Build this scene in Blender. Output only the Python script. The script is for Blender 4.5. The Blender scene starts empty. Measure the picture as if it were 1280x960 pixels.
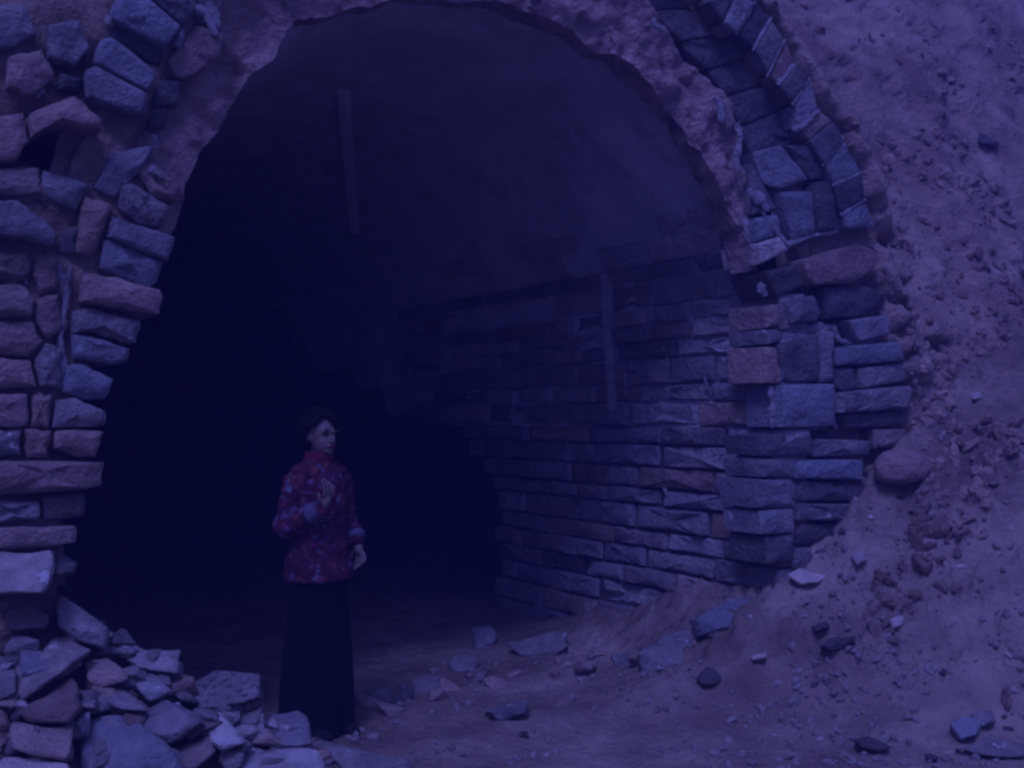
import bpy, bmesh, math, random
from mathutils import Vector, Matrix, noise, Euler
random.seed(11)
scene = bpy.context.scene
COL = scene.collection

# ------------------------------------------------------------------ camera
F = 1500.0                       # focal length in photo pixels (1280 wide)
CX, HOR = 640.0, 520.0           # principal column, horizon row
CAM_H = 1.55
cam_d = bpy.data.cameras.new('camera'); cam = bpy.data.objects.new('camera', cam_d); COL.objects.link(cam)
cam.location = (0, 0, CAM_H); cam.rotation_euler = (math.radians(90), 0, 0)
cam_d.sensor_width = 36; cam_d.lens = F/1280*36; cam_d.shift_y = (HOR-480)/1280
cam_d.clip_start = 0.05; cam_d.clip_end = 500
scene.camera = cam

# ------------------------------------------------------------------ light (blue filtered dusk)
SUN_EL, SUN_AZ = math.radians(53), math.radians(194)     # azimuth clockwise from +Y: behind the camera, a little left
TINT = (0.215, 0.228, 0.96)
world = bpy.data.worlds.new('World'); scene.world = world; world.use_nodes = True
nt = world.node_tree; nt.nodes.clear()
sky = nt.nodes.new('ShaderNodeTexSky'); sky.sky_type = 'NISHITA'; sky.sun_disc = False
sky.sun_elevation = SUN_EL; sky.sun_rotation = SUN_AZ; sky.dust_density = 4.0; sky.ozone_density = 1.0
bw = nt.nodes.new('ShaderNodeMixRGB'); bw.blend_type = 'MIX'; bw.inputs['Fac'].default_value = 0.55
bw.inputs['Color2'].default_value = (5.0, 5.0, 5.0, 1)    # overcast veil over the sky
mul = nt.nodes.new('ShaderNodeMixRGB'); mul.blend_type = 'MULTIPLY'; mul.inputs['Fac'].default_value = 1
mul.inputs['Color2'].default_value = (*TINT, 1)
bg = nt.nodes.new('ShaderNodeBackground'); bg.inputs['Strength'].default_value = 0.085
wo = nt.nodes.new('ShaderNodeOutputWorld')
nt.links.new(sky.outputs[0], bw.inputs['Color1']); nt.links.new(bw.outputs[0], mul.inputs['Color1'])
nt.links.new(mul.outputs[0], bg.inputs['Color']); nt.links.new(bg.outputs[0], wo.inputs['Surface'])
sl = bpy.data.lights.new('sun', 'SUN'); sl.energy = 1.5; sl.angle = math.radians(16); sl.color = (0.235, 0.238, 0.95)
sun = bpy.data.objects.new('sun', sl); COL.objects.link(sun)
sd = Vector((math.sin(SUN_AZ)*math.cos(SUN_EL), math.cos(SUN_AZ)*math.cos(SUN_EL), math.sin(SUN_EL)))
sun.rotation_euler = sd.to_track_quat('Z', 'Y').to_euler(); sun.location = (-6, -10, 14)
vs = scene.view_settings; vs.view_transform = 'Standard'; vs.look = 'None'; vs.gamma = 1; vs.exposure = 0.52
vs.use_curve_mapping = False
scene.cycles.use_denoising = True
scene.cycles.max_bounces = 6; scene.cycles.diffuse_bounces = 4; scene.cycles.volume_bounces = 1
scene.cycles.filter_width = 2.6
scene.cycles.volume_step_rate = 5

# ------------------------------------------------------------------ helpers
def tag(o, label=None, cat=None, group=None, kind=None):
    if label: o['label'] = label
    if cat: o['category'] = cat
    if group: o['group'] = group
    if kind: o['kind'] = kind
    return o

def link(name, me, mat=None, parent=None):
    o = bpy.data.objects.new(name, me); COL.objects.link(o)
    if mat is not None: me.materials.append(mat)
    if parent is not None: o.parent = parent
    return o

def mesh(verts, faces, smooth=35):
    me = bpy.data.meshes.new('m'); me.from_pydata([tuple(v) for v in verts], [], faces); me.update()
    if smooth:
        me.polygons.foreach_set('use_smooth', [True]*len(me.polygons))
        if smooth < 180: me.set_sharp_from_angle(angle=math.radians(smooth))
    return me

def nz(p, s=1.0, o=4):
    return noise.fractal(Vector(p)*s, 1.0, 2.0, o)

def sst(x, a, b):
    t = max(0., min(1., (x-a)/(b-a))); return t*t*(3-2*t)

# pixel -> direction from the camera
def ray(px, py): return Vector(((px-CX)/F, 1.0, (HOR-py)/F))
EYE = Vector((0, 0, CAM_H))

# tunnel frame: x = along the face, y = into the tunnel, z = up
TH = math.radians(31)
O = Vector((1.41, 6.61, 0))
EU = Vector((math.cos(TH), math.sin(TH), 0)); EW = Vector((-math.sin(TH), math.cos(TH), 0))
def to_local(P): d = Vector(P)-O; return Vector((d.dot(EU), d.dot(EW), d.z))
def to_world(p): return O+EU*p[0]+EW*p[1]+Vector((0, 0, p[2]))
def face_pt(px, py, w=0.0):
    r = ray(px, py); t = ((O-EYE).dot(EW)+w)/r.dot(EW); q = to_local(EYE+r*t); return (q.x, q.z)
def wall_pt(px, py, u=0.0):
    r = ray(px, py); t = ((O-EYE).dot(EU)+u)/r.dot(EU); q = to_local(EYE+r*t); return (q.y, q.z)

# ------------------------------------------------------------------ materials
def new_mat(name):
    m = bpy.data.materials.new(name); m.use_nodes = True
    return m, m.node_tree.nodes, m.node_tree.links, m.node_tree.nodes['Principled BSDF']

def rock_mat(name, c1, c2, scale=7.0, bump=1.0, rand=0.35, spots=None, fine=38.0, rough=0.92, dist=0.035, patch=False):
    m, N, L, P = new_mat(name)
    P.inputs['Roughness'].default_value = rough; P.inputs['Specular IOR Level'].default_value = 0.25
    tc = N.new('ShaderNodeTexCoord'); oi = N.new('ShaderNodeObjectInfo')
    add = N.new('ShaderNodeVectorMath'); add.operation = 'ADD'
    sc_ = N.new('ShaderNodeVectorMath'); sc_.operation = 'SCALE'; sc_.inputs[0].default_value = (37, 17, 53)
    L.new(oi.outputs['Random'], sc_.inputs['Scale'])
    L.new(tc.outputs['Object'], add.inputs[0]); L.new(sc_.outputs[0], add.inputs[1])
    n1 = N.new('ShaderNodeTexNoise'); n1.inputs['Scale'].default_value = scale; n1.inputs['Detail'].default_value = 8; n1.inputs['Roughness'].default_value = .65
    L.new(add.outputs[0], n1.inputs['Vector'])
    rp = N.new('ShaderNodeValToRGB'); rp.color_ramp.elements[0].position = .3; rp.color_ramp.elements[1].position = .72
    rp.color_ramp.elements[0].color = (*c1, 1); rp.color_ramp.elements[1].color = (*c2, 1)
    L.new(n1.outputs['Fac'], rp.inputs['Fac'])
    col = rp.outputs[0]
    if rand:
        hv = N.new('ShaderNodeHueSaturation')
        mp = N.new('ShaderNodeMapRange'); mp.inputs['To Min'].default_value = 1-rand; mp.inputs['To Max'].default_value = 1+rand
        L.new(oi.outputs['Random'], mp.inputs['Value']); L.new(mp.outputs[0], hv.inputs['Value']); L.new(col, hv.inputs['Color'])
        mx = N.new('ShaderNodeMixRGB'); mx.blend_type = 'MULTIPLY'; mx.inputs['Color2'].default_value = (1.06, .97, .90, 1)
        fr = N.new('ShaderNodeMath'); fr.operation = 'FRACT'; ml = N.new('ShaderNodeMath'); ml.operation = 'MULTIPLY'; ml.inputs[1].default_value = 7.31
        L.new(oi.outputs['Random'], ml.inputs[0]); L.new(ml.outputs[0], fr.inputs[0]); L.new(fr.outputs[0], mx.inputs['Fac'])
        L.new(hv.outputs[0], mx.inputs['Color1']); col = mx.outputs[0]
    if spots:
        n3 = N.new('ShaderNodeTexNoise'); n3.inputs['Scale'].default_value = spots[1]; n3.inputs['Detail'].default_value = 6; n3.inputs['Roughness'].default_value = .7
        L.new(add.outputs[0], n3.inputs['Vector'])
        r3 = N.new('ShaderNodeValToRGB'); r3.color_ramp.elements[0].position = spots[2]; r3.color_ramp.elements[1].position = spots[2]+.07
        L.new(n3.outputs['Fac'], r3.inputs['Fac'])
        m3 = N.new('ShaderNodeMixRGB'); m3.inputs['Color2'].default_value = (*spots[0], 1)
        L.new(r3.outputs[0], m3.inputs['Fac']); L.new(col, m3.inputs['Color1']); col = m3.outputs[0]
    if patch:
        n4 = N.new('ShaderNodeTexNoise'); n4.inputs['Scale'].default_value = 1.1; n4.inputs['Detail'].default_value = 5; L.new(add.outputs[0], n4.inputs['Vector'])
        r4 = N.new('ShaderNodeValToRGB'); r4.color_ramp.elements[0].position = .38; r4.color_ramp.elements[1].position = .6
        r4.color_ramp.elements[0].color = (.62, .58, .57, 1); r4.color_ramp.elements[1].color = (1.05, 1.05, 1.05, 1); L.new(n4.outputs['Fac'], r4.inputs['Fac'])
        m4 = N.new('ShaderNodeMixRGB'); m4.blend_type = 'MULTIPLY'; m4.inputs['Fac'].default_value = 1; L.new(col, m4.inputs['Color1']); L.new(r4.outputs[0], m4.inputs['Color2']); col = m4.outputs[0]
    L.new(col, P.inputs['Base Color'])
    n2 = N.new('ShaderNodeTexNoise'); n2.inputs['Scale'].default_value = fine; n2.inputs['Detail'].default_value = 7; n2.inputs['Roughness'].default_value = .6
    L.new(add.outputs[0], n2.inputs['Vector'])
    mm = N.new('ShaderNodeMath'); mm.operation = 'MULTIPLY_ADD'; mm.inputs[1].default_value = 2.0
    L.new(n1.outputs['Fac'], mm.inputs[0]); L.new(n2.outputs['Fac'], mm.inputs[2])
    b = N.new('ShaderNodeBump'); b.inputs['Strength'].default_value = bump; b.inputs['Distance'].default_value = dist
    L.new(mm.outputs[0], b.inputs['Height']); L.new(b.outputs[0], P.inputs['Normal'])
    return m

M = {}
M['stone'] = rock_mat('grey_stone', (.10, .105, .11), (.27, .27, .27), rand=.4, spots=((.55, .54, .52), 10, .61))
M['rubble'] = rock_mat('rubble_stone', (.16, .16, .16), (.46, .45, .44), rand=.35, spots=((.62, .6, .58), 10, .61))
M['brown'] = rock_mat('brown_stone', (.19, .15, .13), (.40, .325, .28), rand=.25, spots=((.5, .45, .4), 10, .68))
M['dark'] = rock_mat('dark_stone', (.06, .06, .065), (.16, .16, .16), rand=.25)
M['slate'] = rock_mat('blue_grey_slab', (.16, .18, .20), (.28, .295, .32), rand=.15)
M['pale'] = rock_mat('pale_stone', (.36, .34, .32), (.6, .58, .55), rand=.2)
M['speckled'] = rock_mat('speckled_stone', (.13, .13, .14), (.3, .3, .3), rand=.1, spots=((.08, .08, .09), 30, .52))
M['wall'] = rock_mat('wall_stone', (.21, .21, .21), (.40, .395, .39), rand=.35, spots=((.42, .4, .38), 11, .68))
M['mortar'] = rock_mat('lime_mortar', (.24, .24, .24), (.52, .51, .5), scale=20, rand=0)
M['joint'] = rock_mat('dark_joint_mortar', (.06, .058, .056), (.15, .145, .14), scale=12, rand=0)
M['plaster'] = rock_mat('brown_plaster', (.27, .195, .165), (.66, .51, .44), scale=6, bump=1.0, rand=0, spots=((.16, .12, .10), 5, .60), dist=.06, fine=24)
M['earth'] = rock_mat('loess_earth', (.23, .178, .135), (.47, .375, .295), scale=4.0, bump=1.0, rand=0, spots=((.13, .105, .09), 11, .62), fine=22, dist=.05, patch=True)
M['ground'] = rock_mat('trodden_earth', (.20, .16, .125), (.40, .335, .265), scale=4.0, bump=1.0, rand=0, spots=((.15, .12, .105), 14, .63), fine=24, dist=.04, patch=True)
M['vaultstone'] = rock_mat('brightened_vault_stone', (.34, .34, .34), (.52, .515, .51), scale=4, rand=.06)  # stone colour raised to stand in for light missing in the vault
M['vaultbed'] = rock_mat('brightened_vault_bed', (.36, .36, .36), (.64, .635, .63), scale=1.6, rand=0, bump=.6, spots=((.42, .415, .41), 2.2, .52))  # bed colour lifted as well, so the vault looks lit
M['gravel'] = rock_mat('gravel', (.17, .155, .14), (.40, .37, .34), scale=3.0, rand=0)
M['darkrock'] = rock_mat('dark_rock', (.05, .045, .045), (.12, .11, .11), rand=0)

# ------------------------------------------------------------------ ground height
def mound(x, y):
    r = 0.93*max(0., min(1., (-.42-x)/1.25))**.85
    if x < -1.7: r = .93+.12*(-1.7-x)
    yr = 4.72+.12*math.sin(x*3)
    d = y-yr
    h = r-(-d*.62 if d < 0 else d*1.5) - .06
    return max(0., h)
def bank_h(u, w):                 # w: metres in front of the face (negative inside)
    pts = [(-2.2, 0.0), (-1.1, .06), (-.45, .26), (0, .60), (.45, .84), (.9, 1.28), (1.5, 1.75), (3, 2.6), (8, 4.2)]
    if u <= pts[0][0]: h0 = 0
    elif u >= pts[-1][0]: h0 = pts[-1][1]
    else:
        for (a, ha), (b, hb) in zip(pts, pts[1:]):
            if a <= u <= b: h0 = ha+(hb-ha)*(u-a)/(b-a); break
    if w >= 0: h = h0-.62*w
    else: h = h0*max(0, 1+w/2.6)*(1 if u < .6 else 1+(u-.6)*0)
    return h
def ground_h(x, y, drop=0.0):
    q = to_local((x, y, 0)); h = bank_h(q.x, -q.y)
    h = .5*(h+math.sqrt(h*h+.02)) - .03                      # soft toe
    k = sst(h, .02, .35)
    n = .018*nz((x*1.3, y*1.3, 0), 1)+.008*nz((x*7, y*7, 3), 1)+k*(.09*nz((x*2.0, y*2.0, 5), 1)+.09*abs(nz((x*5, y*5, 8), 1, 4))+.06*nz((x*11, y*11, 1), 1, 4)-.09*max(0, nz((x*6, y*6, 2), 1, 3)-.30))+.010*nz((x*16, y*16, 4), 1, 3)
    return max(h, mound(x, y)-drop) + n
def hit_ground(px, py):
    r = ray(px, py); t = 3.0
    while t < 14:
        p = EYE+r*t
        if p.z <= ground_h(p.x, p.y): return p
        t += .02
    return EYE+r*14
def axis(segs):
    out = []
    for a, b, st in segs:
        n = max(1, int(round((b-a)/st)))
        out += [a+(b-a)*i/n for i in range(n)]
    return out+[segs[-1][1]]
xs = axis([(-60, -10, 10), (-10, -3, 1.0), (-3, -2, .2), (-2, 4.2, .026), (4.2, 5, .2), (5, 10, .5), (10, 60, 10)])
ys = axis([(-30, 0, 5), (0, 3.4, .4), (3.4, 8.4, .026), (8.4, 9.6, .06), (9.6, 14, .4), (14, 60, 8)])
gv = [(x, y, ground_h(x, y, .15)) for y in ys for x in xs]
W = len(xs)
gf = [(j*W+i, j*W+i+1, (j+1)*W+i+1, (j+1)*W+i) for j in range(len(ys)-1) for i in range(W-1)]
ground = link('ground', mesh(gv, gf, 180), M['ground']); tag(ground, kind='structure')

# ------------------------------------------------------------------ tunnel contours (pixels -> face)
INNER_L = [(97, 712), (98, 680), (110, 640), (130, 600), (132, 560), (136, 520), (150, 470), (170, 430), (190, 385), (205, 345), (221, 300), (234, 240), (259, 188), (285, 139), (326, 82), (375, 28), (424, 12)]
INNER_T = [(490, -4), (560, -9), (620, 0)]
INNER_R = [(664, 15), (716, 33), (783, 77), (833, 120), (879, 190), (917, 270), (940, 337)]
REC = 0.22
prof = [face_pt(x, y, REC) for x, y in INNER_L[10:]+INNER_T+INNER_R]
for _ in range(3):
    prof = [prof[0]]+[((a[0]+2*b[0]+c[0])/4, (a[1]+2*b[1]+c[1])/4) for a, b, c in zip(prof, prof[1:], prof[2:])]+[prof[-1]]
UR = prof[-1][0]; UL = prof[0][0]-.12
prof = [(UL-.62, -.35), (UL-.58, .8), (UL-.40, 1.5), (UL-.2, 2.0)]+prof[1:]+[(UR+.02, 1.9), (UR+.02, 1.55), (UR+.02, 1.0), (UR+.02, -.35)]
prof_r = prof

tunnel = bpy.data.objects.new('stone_tunnel', None); COL.objects.link(tunnel)
tunnel.location = O; tunnel.rotation_euler = (0, 0, TH)
tag(tunnel, 'ruined arched stone tunnel mouth set into the earth bank, dark inside', 'tunnel')

def resample(pl, n, closed=False):
    pts = [Vector(p) for p in pl]
    if closed: pts = pts+[pts[0]]
    d = [0]
    for a, b in zip(pts, pts[1:]): d.append(d[-1]+(b-a).length)
    out = []
    m_ = n if closed else n-1
    k = 0
    for i in range(n):
        s = d[-1]*i/m_
        while k < len(d)-2 and d[k+1] < s: k += 1
        t = (s-d[k])/max(1e-9, d[k+1]-d[k]); out.append(pts[k].lerp(pts[k+1], t))
    return out

def shell(pl, w0, w1, thick, n=40, nw=14, amp=.02, rag=0, lint=False):
    """extrude a profile (list of u,v) from depth w0 to w1 with thickness outward"""
    p = resample(pl, n)
    nrm = []
    for i in range(n):
        a = p[max(0, i-1)]; b = p[min(n-1, i+1)]; t = (b-a).normalized(); nrm.append(Vector((-t.y, t.x)))   # outward (left of travel L->R over the top)
    v, f = [], []
    for j in range(nw+1):
        w_ = w0+(w1-w0)*j/nw
        for i in range(n):
            w = w_+rag*(j/nw)*nz((p[i].x*2.2, 3, p[i].y*2.2), 1, 4)
            k = amp*nz((p[i].x*2, w*2, p[i].y*2), 1.3)
            zz = p[i].y if not lint or p[i].x < -.5 else max(p[i].y, VC+.24*max(0, w-4.1)+.3*nz((w*1.7, 2, 0), 1, 5)*sst(w, 3.6, 4.4))
            v.append((p[i].x+nrm[i].x*k, w, zz+nrm[i].y*k))
        for i in range(n):
            w = w_+rag*(j/nw)*nz((p[i].x*2.2, 3, p[i].y*2.2), 1, 4)
            zz = p[i].y if not lint or p[i].x < -.5 else max(p[i].y, VC+.24*max(0, w-4.1)+.3*nz((w*1.7, 2, 0), 1, 5)*sst(w, 3.6, 4.4))
            v.append((p[i].x+nrm[i].x*thick, w, zz+nrm[i].y*thick))
    R = 2*n
    for j in range(nw):
        for i in range(n-1):
            f.append((j*R+i, j*R+i+1, (j+1)*R+i+1, (j+1)*R+i))
            f.append((j*R+n+i+1, j*R+n+i, (j+1)*R+n+i, (j+1)*R+n+i+1))
        for i in (0, n-1):
            f.append((j*R+i, (j+1)*R+i, (j+1)*R+n+i, j*R+n+i))
    for j in (0, nw):
        for i in range(n-1): f.append((j*R+i, j*R+n+i, j*R+n+i+1, j*R+i+1))
    return mesh(v, f, 50)

def prof_split(vcut):
    """right side: part of the profile above vcut and below"""
    up, lo = list(prof[:-4]), []
    k = [q for q in prof[-4:] if q[1] > vcut]
    up = prof[:-4]+k+[(UR+.02, vcut)]
    lo = [(UR+.02, vcut), (UR+.02, -.35)]
    return up, lo
VC = 1.47
up, lo = prof_split(VC)
BACK = .026      # mortar bed lies this far behind the stone faces
def off(pl, d):
    p = [Vector(q) for q in pl]; out = []
    for i in range(len(p)):
        t = (p[min(len(p)-1, i+1)]-p[max(0, i-1)]).normalized(); out.append((p[i].x-t.y*d, p[i].y+t.x*d))
    return out
vault = link('vault', shell(off(up, BACK), .27, 7.5, .4, 90, 70, amp=.03, rag=.3, lint=True), M['vaultbed'], tunnel)
side_wall = link('side_wall', shell(off(lo, BACK), .06, 3.05, .4, 14, 16), M['joint'], tunnel)

# ------------------------------------------------------------------ stone builder
def block(poly, dfront, dback, place, mat, parent, name='stone', bulge=.008, bev=.007, rough=.014, nseg=22, tl=.05):
    """poly: 2D outline; place(a, b, d) -> local 3D point, d = depth behind the face"""
    c = Vector((sum(p[0] for p in poly)/len(poly), sum(p[1] for p in poly)/len(poly)))
    r = resample(poly, nseg, True)
    # keep the true corners
    for p in poly:
        P = Vector(p); i = min(range(nseg), key=lambda k: (r[k]-P).length); r[i] = P.lerp(c, .03)
    sx = random.uniform(-9, 9); tilt = (random.uniform(-tl, tl), random.uniform(-tl, tl))
    size = min((q-c).length for q in r)
    bev = min(bev, size*.3)
    def ring(k, d, amp, off2=0):
        o_ = []
        for q in r:
            dv = q-c; L = dv.length
            s = max(.05, (L-k)/L) if L > 1e-6 else 1
            s *= 1+amp*1.6*nz((q.x*6+sx, q.y*6, off2), 1, 3)
            x, y = c.x+dv.x*s, c.y+dv.y*s
            dd = d+amp*nz((x*7+sx, y*7, 4+off2), 1, 3)
            if k >= 0: dd += tilt[0]*(x-c.x)+tilt[1]*(y-c.y)
            o_.append(place(x, y, dd))
        return o_
    verts = []
    rings = [ring(-.004, dback, 0), ring(-.002, dfront+bev*1.3, rough), ring(bev*.35, dfront+bev*.35, rough), ring(bev*1.1, dfront, rough), ring(max(bev*1.5, size*.35), dfront-bulge*.5, rough*1.6, 0), ring(max(bev*1.9, size*.65), dfront-bulge*.8, rough*1.6, 0)]
    for rg in rings: verts += rg
    verts.append(place(c.x, c.y, dfront-bulge+rough*random.uniform(-1, 1)))
    f = []
    for k in range(len(rings)-1):
        for i in range(nseg):
            j = (i+1) % nseg
            f.append((k*nseg+i, k*nseg+j, (k+1)*nseg+j, (k+1)*nseg+i))
    top = (len(rings)-1)*nseg; ci = len(verts)-1
    for i in range(nseg): f.append((top+i, top+(i+1) % nseg, ci))
    f.append(tuple(reversed(range(nseg))))
    me = mesh(verts, f, 48)
    return link(name, me, mat, parent)

def face_block(px, w, mat, name='stone', parent=None, depth=.3, **k):
    poly = [face_pt(x, y, w) for x, y in px]
    return block(poly, w, w+depth, lambda a, b, d: (a, d, b), M[mat], parent, name, **k)

# ------------------------------------------------------------------ earth bank sheet around the arch (closed back and top)
hole = [(60, 960), (70, 700), (72, 600), (72, 540), (80, 480), (95, 400), (115, 320), (140, 235), (175, 165), (200, 110), (235, 50), (270, 5)]
hole = [face_pt(x, y, .12) for x, y in hole]
hr = [(800, -30), (850, 5), (905, 62), (935, 120), (950, 180), (962, 250), (968, 300), (975, 400), (980, 520), (985, 640), (1000, 760), (1010, 960)]
hr = [face_pt(x, y, .12) for x, y in hr]
top = [(hole[-1][0]+(hr[0][0]-hole[-1][0])*t, 0) for t in (.12, .25, .4, .55, .7, .85)]
vtop = [3.66, 3.82, 3.9, 3.9, 3.84, 3.72]
holec = hole+[(a[0], b) for a, b in zip(top, vtop)]+hr
NH = 520
hc = resample(holec, NH)
LB, RB, TB = -8.0, 12.0, 9.5
outer = resample([(LB, hc[0].y)]+[(LB, 2.0), (LB, TB), (hc[NH//2].x, TB), (RB, TB), (RB, 2), (RB, hc[-1].y)], NH)
MO = [face_pt(x, y, 0) for x, y in [(830, -90), (893, -18), (947, 2), (980, 48), (1010, 97), (1038, 150), (1072, 215), (1092, 285), (1096, 330), (1106, 375), (1110, 410), (1124, 450), (1136, 500), (1130, 530), (1118, 560), (1085, 640), (1078, 720), (1078, 990)]]
def u_out(v):
    for (a, va), (b, vb_) in zip(MO, MO[1:]):
        if va >= v >= vb_: return a+(b-a)*(va-v)/(va-vb_)
    return MO[0][0]-(v-MO[0][1])*1.2 if v > MO[0][1] else MO[-1][0]
CR = [[face_pt(x, y, 0) for x, y in c] for c in ([(1118, 372), (1140, 383), (1168, 392), (1205, 402), (1240, 425), (1275, 432)], [(1160, 222), (1182, 234), (1198, 240)], [(1112, 298), (1150, 306), (1175, 304)], [(1240, 330), (1275, 338)], [(1150, 118), (1185, 110), (1215, 122)])]
def crack(u, v):
    d = 9.
    for c in CR:
        for (a, b), (c_, e) in zip(c, c[1:]):
            if abs(u-a) > .5: continue
            A, B, P_ = Vector((a, b)), Vector((c_, e)), Vector((u, v)); t = max(0, min(1, (P_-A).dot(B-A)/(B-A).length_squared)); d = min(d, (P_-A-(B-A)*t).length)
    return math.exp(-(d/.03)**2) if d < .2 else 0
bv, bf = [], []
NR = 170
for j in range(NR+1):
    t = (j/NR)**1.7
    for i in range(NH):
        p = hc[i].lerp(outer[i], t); s = (p-hc[i]).length
        side = sst(p.x, -1.0, .3)
        e = p.x-u_out(p.y)+.05*nz((p.x*3, 5, p.y*3), 1, 3)
        w = side*(.12-.16*sst(e, -.05, .07))+(1-side)*(.07-.06*sst(s, .5, 1.2))
        w += side*.60*max(0, p.y-1.0)*sst(e, .10, .9)
        w += .3*max(0, p.y-3.0)*(1-side)*sst(s, .3, 1.0)
        k = sst(s, 0, .12) if side < .5 else sst(e, -.12, .05)
        w += k*(.08*nz((p.x*1.7, 0, p.y*1.7), 1)+.055*nz((p.x*3, 7, p.y*4), 1, 4)-.02*abs(nz((p.x*7, 1, p.y*9), 1, 3))+.012*nz((p.x*13, 3, p.y*15), 1, 3)+.16*max(0, nz((p.x*4.0, 11, p.y*9), 1, 3)-.38))
        if p.x > .2: w += .13*crack(p.x, p.y)
        if p.x < -2.4:                       # hollow where stones fell out beside the left springing
            g = face_pt(75, 185, .1); w += .38*math.exp(-(((p.x-g[0])/.16)**2+((p.y-g[1])/.075)**2))
        bv.append((p.x, w, p.y))
for j in range(NR):
    for i in range(NH-1):
        bf.append((j*NH+i, j*NH+i+1, (j+1)*NH+i+1, (j+1)*NH+i))
b0 = len(bv)
for i in range(NH):
    q = bv[NR*NH+i]; bv.append((q[0], 14.0, q[2]))
for i in range(NH-1):
    bf.append((NR*NH+i, NR*NH+i+1, b0+i+1, b0+i))
c0 = len(bv); bv.append((-1, 14.0, 0))
for i in range(NH-1): bf.append((b0+i, b0+i+1, c0))
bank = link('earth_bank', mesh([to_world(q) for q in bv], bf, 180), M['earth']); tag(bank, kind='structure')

# ------------------------------------------------------------------ recessed inner ring (rough brown render)
def ring_band(inner, outer_, w, depth, mat, name, n=110, m=10, amp=.03):
    a = resample(inner, n); b = resample(outer_, n)
    v, f = [], []
    for j in range(m+1):
        for i in range(n):
            p = a[i].lerp(b[i], j/m)
            e = sst(j/m, 0, .25)
            jag = (1-e)*.035*nz((p.x*5, p.y*5, 1), 1, 4)
            d = (b[i]-a[i]).normalized(); p = p+d*jag
            v.append((p.x, w+(1-e)*.03+amp*nz((p.x*3, p.y*3, 9), 1, 5)+.03*nz((p.x*11, p.y*11, 2), 1, 4), p.y))
    for j in range(m):
        for i in range(n-1): f.append((j*n+i, j*n+i+1, (j+1)*n+i+1, (j+1)*n+i))
    k0 = len(v)
    for i in range(n): q = v[i]; v.append((q[0], w+depth, q[2]))
    for i in range(n-1): f.append((i, k0+i, k0+i+1, i+1))
    return link(name, mesh(v, f, 60), M[mat], tunnel)
RW_ = REC-.125
inn = [face_pt(x, y, RW_) for x, y in INNER_L[10:]+INNER_T+INNER_R]
ext = []
cu = (UL+UR)/2
for (u, v_) in inn:
    d = Vector((u-cu, v_-1.9)).normalized(); ext.append((u+d.x*.55, v_+d.y*.5))
RO = [face_pt(x, y, RW_) for x, y in [(775, -50), (806, 0), (848, 58), (886, 98), (914, 140), (930, 210), (948, 330)]]
ext = ext[:-7]+RO
inner_ring = ring_band(inn, ext, RW_, .16, 'plaster', 'inner_ring', n=260, m=24, amp=.055)

# ------------------------------------------------------------------ side wall and vault stones
pw = [Vector(q) for q in prof]                      # L -> R over the top
plen = [0]
for a, b in zip(pw, pw[1:]): plen.append(plen[-1]+(b-a).length)
TOT = plen[-1]
def at_arc(s):                                      # s measured from the right foot upward
    s2 = TOT-s
    for k in range(len(pw)-1):
        if plen[k] <= s2 <= plen[k+1] or k == len(pw)-2:
            t = (s2-plen[k])/(plen[k+1]-plen[k]); p = pw[k].lerp(pw[k+1], t); d = (pw[k+1]-pw[k]).normalized()
            return p, Vector((-d.y, d.x))           # outward normal
s = .35+.02
course = 0
while s < TOT*.5:
    p0, n0 = at_arc(s)
    if p0.y > 2.72: break
    H = random.uniform(.105, .165)
    v_mid = p0.y+H/2
    w = random.uniform(-.02, .02)
    if p0.y > 2.15: w = REC+.06+random.uniform(0, .06)
    wend = 3.12 if v_mid < VC else 4.25+1.2*max(0, v_mid-VC-.1)
    if v_mid < VC: wend += {0: 0, 1: .05, 2: -.05}.get(course % 3, 0)+.5*sst(v_mid, 1.05, 1.25)+random.uniform(-.05, .05)
    else: wend = min(wend, 4.9)+random.uniform(-.25, .15)
    first = True
    par, nm = (side_wall, 'stone') if v_mid < VC else (vault, 'stone')
    while w < wend-.08:
        Ls = random.uniform(.3, .85)
        if first and course % 2: Ls *= .6
        if wend-(w+Ls) < .16: Ls = wend-w
        g = .006+.007*random.random(); hj = random.uniform(-.008, .008)
        a0, a1, b0_, b1_ = w+g, w+Ls-g, s+g*.8, s+H-g*.8
        poly = [(a0, b0_+hj), ((a0+a1)/2, b0_+random.uniform(-.006, .006)), (a1, b0_-hj), (a1, b1_), ((a0+a1)/2, b1_+random.uniform(-.008, .004)), (a0, b1_+random.uniform(-.008, 0))]
        pc, nc = at_arc(s+H/2); td = Vector((nc.y, -nc.x))      # upward along profile
        if td.y < 0 and v_mid < 2: td = -td
        base = s+H/2
        ptop, _ = at_arc(s+H); pbot, _ = at_arc(s); td = (ptop-pbot).normalized()
        def plc(a, b, d, pc=pc, nc=nc, td=td, base=base):
            q = pc+td*(b-base)+nc*d; return (q.x, a, q.y)
        mt = random.choices(['wall', 'brown', 'stone', 'slate'], [7, .8, 1.2, 1.0])[0]
        if p0.y > 2.45: mt = 'vaultstone'
        if random.random() < .75*sst(v_mid, 2.0, 2.75)*sst(w, .5, 1.6): w += Ls; first = False; continue
        block(poly, random.uniform(-.016, .014) if v_mid < 2.3 else random.uniform(.010, .014), .2, plc, M[mt], par, nm, bulge=.006, bev=.013 if v_mid < 2.3 else .006, rough=.016, nseg=22, tl=.05 if v_mid < 2.3 else .01)
        w += Ls; first = False
    s += H; course += 1

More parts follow.
